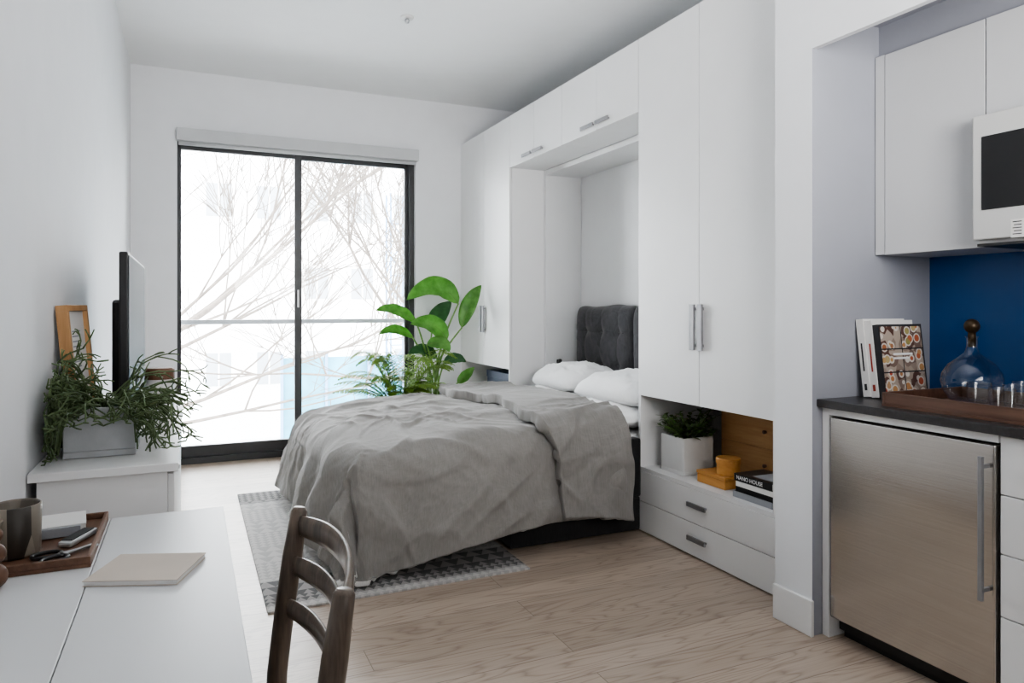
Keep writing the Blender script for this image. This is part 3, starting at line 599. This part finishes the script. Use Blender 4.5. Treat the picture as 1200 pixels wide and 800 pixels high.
bl = [('greyc', .028, 'lowest, grey-spined book of the flat stack in the wardrobe niche', .25, .20), ('black', .026, 'black-spined book second from the bottom of the niche stack', .24, .19), ('paper', .022, 'white book second from the top of the niche stack', .25, .19), ('black', .034, 'black book with white spine title on top of the niche stack', .24, .185)]
for i, (mk, t, lab, L, W) in enumerate(bl):
    bk = thing('book', lab, 'book', (2.46, 2.51, z), 'books stacked flat in the wardrobe niche'); x0 = 2.365+.004*(i%2); yy = 2.515-.01*(i%3)+.005
    MB().box(x0+.004, x0+W-.004, yy-L/2+.004, yy+L/2-.004, z+.003, z+t-.003).build('pages', M['paper'], bk)
    MB().box(x0, x0+W, yy-L/2, yy+L/2, z, z+.003).box(x0, x0+W, yy-L/2, yy+L/2, z+t-.003, z+t).box(x0, x0+.004, yy-L/2, yy+L/2, z+.003, z+t-.003).build('cover', M[mk], bk)
    if i == 3:
        lettering('spine_title', 'NANO HOUSE', .026, (x0-.0005, yy+.02, z+t/2), (0,-1,0), (0,0,1), M['white'], bk)
        MB().box(x0+.03, x0+W-.03, yy-.09, yy+.03, z+t, z+t+.0005).build('cover_picture', M['greyc'], bk)
    z += t+.0006
nx = thing('navy_storage_box', 'navy blue storage box in the open niche of the far wardrobe', 'box', (2.55, 5.5, NZ))
B('base', M['navy'], (2.40, 2.75, 5.33, 5.80, NZ+.0005, .66), nx, bevel=.003); B('lid', M['navy'], (2.396, 2.754, 5.326, 5.804, .661, .72), nx, bevel=.003)
wx = thing('white_storage_box', 'white storage box beside the navy one in the far wardrobe niche', 'box', (2.5, 5.26, NZ))
B('base', M['pot'], (2.42, 2.70, 5.20, 5.315, NZ+.0005, .62), wx, bevel=.003); B('lid', M['paper'], (2.417, 2.703, 5.197, 5.318, .621, .66), wx, bevel=.003)
# ---------------------------------------------------------------- kitchen
KX = 2.235
fb_ = thing('fridge_surround', 'white end panel and filler strip framing the steel fridge', 'cabinet panel', (2.55, 1.7, 0))
B('end_panel', M['cab'], (KX+.005, 2.868, 1.975, 2.007, 0, .884), fb_, bevel=.001); B('filler_strip', M['cab'], (KX+.005, 2.868, 1.347, 1.974, .857, .884), fb_, bevel=.001)
fg = thing('under_counter_fridge', 'stainless steel under-counter fridge with a long bar handle', 'fridge', (2.55, 1.66, 0))
B('body', M['black'], (KX+.05, 2.85, 1.356, 1.966, .03, .85), fg); B('toe_grille', M['toe'], (KX+.07, KX+.09, 1.36, 1.96, .0, .075), fg)
d = B('door', M['steel'], (KX, KX+.045, 1.354, 1.968, .085, .85), fg, bevel=.006, seg=3)
hx = KX-.038; hy = 1.374
MB().box(hx-.006,hx+.006,hy-.007,hy+.007,.375,.815).box(hx+.005,KX+.001,hy-.005,hy+.005,.40,.412).box(hx+.005,KX+.001,hy-.005,hy+.005,.778,.79).build('handle', M['pull'], d, bevel=.0015)
for yy in (1.40, 1.92): MB().tube([(2.7,yy,.03),(2.7,yy,0)], .02, 10).build('foot', M['black'], fg)
kd = thing('drawer_cabinet', 'white kitchen drawer unit to the right of the steel fridge', 'cabinet', (2.55, 1.0, 0))
B('body', M['cabin'], (KX+.025, 2.868, .75, 1.343, .09, .884), kd); B('toe_kick', M['toe'], (KX+.07, KX+.09, .75, 1.343, 0, .09), kd)
for z0, z1 in ((.10,.33),(.334,.52),(.524,.70),(.704,.88)):
    dd = B('drawer', M['cab'], (KX+.004, KX+.024, .752, 1.341, z0, z1), kd, bevel=.0015)
    MB().box(KX-.022, KX-.012, .95, 1.15, z1-.05, z1-.035).box(KX-.013, KX+.004, .97, .98, z1-.047, z1-.038).box(KX-.013, KX+.004, 1.12, 1.13, z1-.047, z1-.038).build('handle', M['alu'], dd)
k2 = thing('base_cabinet', 'white kitchen base cabinet beyond the drawers beside the viewer', 'cabinet', (2.55, -.3, 0))
B('body', M['cabin'], (KX+.025, 2.868, -1.35, .748, .09, .884), k2); B('toe_kick', M['toe'], (KX+.07, KX+.09, -1.35, .748, 0, .09), k2)
for k in range(3): B('door', M['cab'], (KX+.004, KX+.024, -1.35+k*.70, -.655+k*.70, .10, .88), k2, bevel=.0015)
tag(MB().box(2.212, 2.871, -1.38, 2.008, .885, .915).build('worktop', M['counter'], bevel=.002), 'dark charcoal stone worktop running over the fridge and drawers', 'worktop')
u1 = thing('upper_cabinet', 'pale full-height wall cabinet left of the microwave', 'cabinet', (2.7, 1.79, 1.48), 'kitchen wall cabinets')
B('body', M['cabshade'], (2.556, 2.871, 1.569, 2.006, 1.482, 2.282), u1); B('door', M['cabshade'], (2.534, 2.554, 1.571, 1.962, 1.48, 2.28), u1, bevel=.0015); B('filler_strip', M['cabshade'], (2.536, 2.556, 1.965, 2.006, 1.482, 2.282), u1)
u2 = thing('upper_cabinet', 'short pale wall cabinet above the microwave', 'cabinet', (2.7, 1.19, 1.93), 'kitchen wall cabinets')
B('body', M['cabshade'], (2.556, 2.871, .805, 1.566, 1.937, 2.282), u2)
for a, b in ((.807,1.184),(1.187,1.566)): B('door', M['cabshade'], (2.534, 2.554, a, b, 1.935, 2.28), u2, bevel=.0015)
mw = thing('microwave', 'white over-range microwave with black window under short wall cabinet', 'microwave', (2.66, 1.19, 1.485))
B('body', M['mwhite'], (2.49, 2.871, .81, 1.562, 1.487, 1.932), mw)
B('door', M['mwhite'], (2.455, 2.489, .95, 1.565, 1.50, 1.925), mw, bevel=.006, seg=3)
B('door_window', M['black'], (2.4525, 2.4555, 1.0, 1.532, 1.60, 1.85), mw, bevel=.001)
B('control_panel', M['black'], (2.455, 2.489, .81, .948, 1.50, 1.925), mw, bevel=.004)
MB().tube([(2.42,.985,1.55),(2.42,.985,1.88)], .009, 10).tube([(2.42,.985,1.57),(2.456,.985,1.57)], .006, 8).tube([(2.42,.985,1.86),(2.456,.985,1.86)], .006, 8).build('handle', M['alu'], mw, smooth=True)
lb = P(1192, 267, X=2.4535); lbm = B('rating_label', M['paper'], (2.4535, 2.455, lb.y-.02, lb.y+.02, lb.z-.03, lb.z+.03), mw)
m = MB()
for k in range(5): m.box(2.453, 2.4536, lb.y-.014, lb.y+.014-.004*(k%2), lb.z+.02-k*.010, lb.z+.023-k*.010)
m.build('label_lines', M['ink'], lbm)
B('vent_grille', M['grille'], (2.46, 2.86, .83, 1.55, 1.478, 1.487), mw)
CZ = .9155
LT = .12
def leanbox(m, yb0, x0, x1, z0, z1, d0, d1):
    o_ = Vector((0, yb0, CZ+.002)); up = Vector((0, math.sin(LT), math.cos(LT))); nn = Vector((0, -math.cos(LT), math.sin(LT))); vs = []
    for zz in (z0, z1):
        for xx, dd in ((x0,d0),(x1,d0),(x1,d1),(x0,d1)): vs.append(o_+Vector((xx,0,0))+up*zz+nn*dd)
    return m.add(vs, [(0,3,2,1),(4,5,6,7),(0,1,5,4),(1,2,6,5),(2,3,7,6),(3,0,4,7)])
def leanbook(label, yb0, x0, W, hgt, t, cov):
    b = thing('book', label, 'book', (x0+W/2, yb0-t/2, CZ), 'cookbooks standing on the worktop')
    leanbox(MB(), yb0, x0+.004, x0+W-.004, .003, hgt-.003, .003, t-.003).build('pages', M['paper'], b)
    m = leanbox(MB(), yb0, x0, x0+W, 0, hgt, 0, .003); leanbox(m, yb0, x0, x0+W, 0, hgt, t-.003, t); leanbox(m, yb0, x0, x0+.004, 0, hgt, .003, t-.003); m.build('cover', M[cov], b); return b
b1 = leanbook('white-spined cookbook at the back, against the partition on the worktop', 1.968, 2.42, .24, .305, .032, 'paper')
b2 = leanbook('white-spined cookbook with red spine print in the middle of the three on the worktop', 1.9345, 2.425, .24, .30, .030, 'paper')
b3 = leanbook('dark cookbook with food pictures on its cover facing out on the worktop', 1.903, 2.43, .25, .285, .024, 'ink')
for bb, y_, mk, xx in ((b1, 1.968, 'ink', 2.42), (b2, 1.9345, 'red', 2.425)):
    m = MB(); leanbox(m, y_, xx-.0008, xx+.0002, .10, .21, .012, .019); leanbox(m, y_, xx-.0008, xx+.0002, .025, .05, .010, .021); m.build('spine_print', M[mk], bb)
for i in range(2):
    for j in range(3):
        x0 = 2.438+i*.119; z0 = .010+j*.0905
        leanbox(MB(), 1.903, x0, x0+.114, z0, z0+.0855, .0242, .0248).build('cover_picture', M['food'], b3)
m = MB()
for k in range(2): leanbox(m, 1.903, 2.50, 2.61-.02*k, .164-k*.016, .172-k*.016, .0249, .0253)
m.build('cover_print', M['white'], b3)
kt = thing('serving_tray', 'dark walnut tray holding a decanter and tumblers on worktop', 'tray', (2.46, 1.53, CZ))
a = (2.27, 2.71, 1.28, 1.77)
B('base', M['walnuty'], (*a, CZ+.0003, CZ+.010), kt)
MB().box(a[0],a[1],a[2],a[2]+.012,CZ+.010,CZ+.05).box(a[0],a[1],a[3]-.012,a[3],CZ+.010,CZ+.05).box(a[0],a[0]+.012,a[2]+.012,a[3]-.012,CZ+.010,CZ+.05).box(a[1]-.012,a[1],a[2]+.012,a[3]-.012,CZ+.010,CZ+.05).build('rim', M['walnuty'], kt, bevel=.002)
TZ = CZ+.0105; dc = Vector((2.585, 1.648, TZ)); de = thing('decanter', 'round clear glass decanter with dark ball stopper on the tray', 'decanter', dc)
outer = [(0,0.001),(.055,.001),(.072,.008),(.092,.04),(.1,.075),(.095,.105),(.075,.138),(.045,.162),(.024,.18),(.018,.20),(.018,.232),(.024,.24)]
m = MB().lathe(outer, dc, 40); m.f = [f for f in m.f if len(f) == 4]; m.build('flask', M['glass'], de, smooth=True, recalc=False)
MB().lathe([(.0,.2),(.0135,.2),(.0135,.242),(.012,.252)]+[(.026*math.sin(PI*(i+3)/14), .276-.026*math.cos(PI*(i+3)/14)) for i in range(12)], dc, 28).build('stopper', M['ball'], de, smooth=True)
for lab, x, y in (('clear glass tumbler on the tray nearest the decanter', 2.47, 1.55), ('clear glass tumbler on the tray nearest the blue backsplash', 2.64, 1.50), ('clear glass tumbler on the tray nearest the worktop front', 2.38, 1.42), ('clear glass tumbler amid the other three tumblers on the tray', 2.52, 1.46)):
    m = MB().lathe([(0,.001),(.03,.001),(.033,.005),(.038,.084),(.0385,.086),(.0365,.0855),(.0362,.083)], (x,y,TZ), 30); m.f = [f for f in m.f if len(f) == 4]
    tag(m.build('tumbler', M['glass'], smooth=True, recalc=False), lab, 'glass', 'tumblers on the tray')
# ---------------------------------------------------------------- outside
GZ = -3.6
struct(B('ground', M['street'], (-40, 60, YB+.6, 90, GZ-.2, GZ)))
gr = thing('guard_rail', 'grey metal guard rail across the outside of the window', 'railing', (.9, YB+.3, 0))
MB().box(WX0-.1, WX1+.1, YB+.26, YB+.30, 1.125, 1.165).build('top_rail', M['rail'], gr, bevel=.004)
for xx in (WX0-.09, WX1+.06): B('bracket', M['rail'], (xx, xx+.03, YB+.2215, YB+.28, 1.13, 1.16), gr)
def tree(label, base, seedn, limbs):
    random.seed(seedn); t = thing('bare_tree', label, 'tree', base, 'bare street trees'); mb = MB(); base = Vector(base)
    tp = [base+Vector((.1*math.sin(k*1.3), .08*math.cos(k), k*.45)) for k in range(9)]
    MB().tube(tp, [.14-.010*k for k in range(9)], 9).build('trunk', M['bark'], t, smooth=True)
    def br(p, d, L, r, dep):
        n = 7; pts = [p]; q = p
        for k in range(n):
            d = (d+Vector((random.uniform(-.16,.16), random.uniform(-.16,.16), random.uniform(-.10,.14)))).normalized(); q = q+d*L/n; pts.append(q)
        mb.tube(pts, [max(.0055, r*(1-.7*k/n)) for k in range(n+1)], 5)
        if dep > 0:
            for k in range(random.randint(4,6)):
                i = random.randint(2, n); dd = (pts[i]-pts[i-1]).normalized(); s = Vector((random.uniform(-1,1), random.uniform(-.7,.7), random.uniform(-.4,.9)))
                br(pts[i], (dd*.75+s*.7).normalized(), L*random.uniform(.4,.65), max(.006, r*.5), dep-1)
    for d, L, r, k in limbs: br(tp[k], Vector(d).normalized(), L, r, 3)
    mb.build('branches', M['bark'], t, smooth=True)
tree('bare branching tree close outside the left half of the window', (-1.2, 11.2, GZ), 4, [((.9,-.1,.62),5.6,.042,8),((.5,.1,1),4.6,.038,8),((1,-.15,.25),5,.036,7),((.8,-.2,.9),5.0,.038,8),((.9,.1,.45),5,.036,8),((1,.1,.05),4.6,.034,7),((.7,.1,.6),4.6,.034,8)])
tree('bare branching tree farther out behind the right half of the window', (5.2, 14.5, GZ), 9, [((-.9,-.1,.7),5.4,.045,8),((-.5,.1,1),4.8,.042,8),((-1,-.2,.25),5,.04,7),((-.7,-.2,.9),5,.042,8)])
bg = thing('apartment_building', 'pale building across the street outside the window', 'building', (6, 30, GZ))
B('facade', M['bldg'], (-16, 34, 28, 36, GZ, 7.0), bg)
for zz, n_ in ((-1.6, 7), (1.6, 4), (4.6, 7)):
    for k in range(n_):
        x0 = -1.2+(k+(3 if n_ == 4 else 0))*1.75; w = B('window', M['bwin'], (x0, x0+.85, 27.96, 28.0, zz, zz+1.2), bg); B('glazing_bar', M['bldg'], (x0+.40, x0+.45, 27.94, 27.96, zz, zz+1.2), w)
hd = thing('construction_hoarding', 'pale blue hoarding across the street low in the window', 'hoarding', (4.4, 17, GZ))
B('panel', M['hoard'], (1.9, 7.0, 17, 17.05, GZ, .10), hd)
for k in range(6): B('post', M['scaff'], (1.9+k*1.0, 1.96+k*1.0, 16.93, 17.0, GZ, .2), hd)
cx, cy, hw_ = 4.42, 16.2, .2
sm_ = thing('scaffold_mast', 'pale blue steel lattice mast outside at the right of the window', 'scaffold', (cx, cy, GZ))
for sx in (-1,1):
    for sy in (-1,1): MB().tube([(cx+sx*hw_, cy+sy*hw_, GZ), (cx+sx*hw_, cy+sy*hw_, 3.9)], .026, 6).build('mast_leg', M['scaff'], sm_)
m = MB()
for k in range(18):
    z = GZ+.4*k; s = 1 if k%2 else -1
    m.tube([(cx-s*hw_, cy-hw_, z), (cx+s*hw_, cy-hw_, z+.4)], .015, 5).tube([(cx-hw_, cy-s*hw_, z), (cx-hw_, cy+s*hw_, z+.4)], .015, 5).tube([(cx-hw_, cy-hw_, z), (cx+hw_, cy-hw_, z)], .015, 5)
m.build('bracing', M['scaff'], sm_)
# ---------------------------------------------------------------- light
w = bpy.data.worlds.new('world'); S.world = w; w.use_nodes = True; nt = w.node_tree; bgn = nt.nodes['Background']
bgn.inputs['Color'].default_value = (.955, .975, 1.0, 1); bgn.inputs['Strength'].default_value = 14.5
def area(name, loc, target, sx, sy, energy, color=(1,1,1), portal=False, spread=180):
    l = bpy.data.lights.new(name, 'AREA'); l.shape = 'RECTANGLE'; l.size = sx; l.size_y = sy; l.energy = energy; l.color = color; l.spread = math.radians(spread)
    o = bpy.data.objects.new(name, l); COL.objects.link(o); o.location = loc; o.rotation_euler = (Vector(target)-Vector(loc)).to_track_quat('-Z', 'Y').to_euler()
    if portal: l.cycles.is_portal = True
    return o
area('window_portal', (.9, YB+.2, 1.34), (.9, 0, 1.34), 2.1, 2.75, 1, portal=True)
area('added_ceiling_fill', (1.3, -.4, 1.9), (1.6, 4.4, ZC+.5), 1.2, 1.0, 30, (1, .985, .97), spread=105)  # added fill brightening the ceiling, no lamp fixture belongs here
area('added_rear_fill', (1.0, -1.3, 1.75), (1.2, 5, 2.3), 1.4, 1.8, 6, (1, .985, .97))  # added fill from behind the camera, stands for no known source
S.view_settings.view_transform = 'AgX'
S.view_settings.look = 'AgX - Medium High Contrast'
S.view_settings.exposure = .70
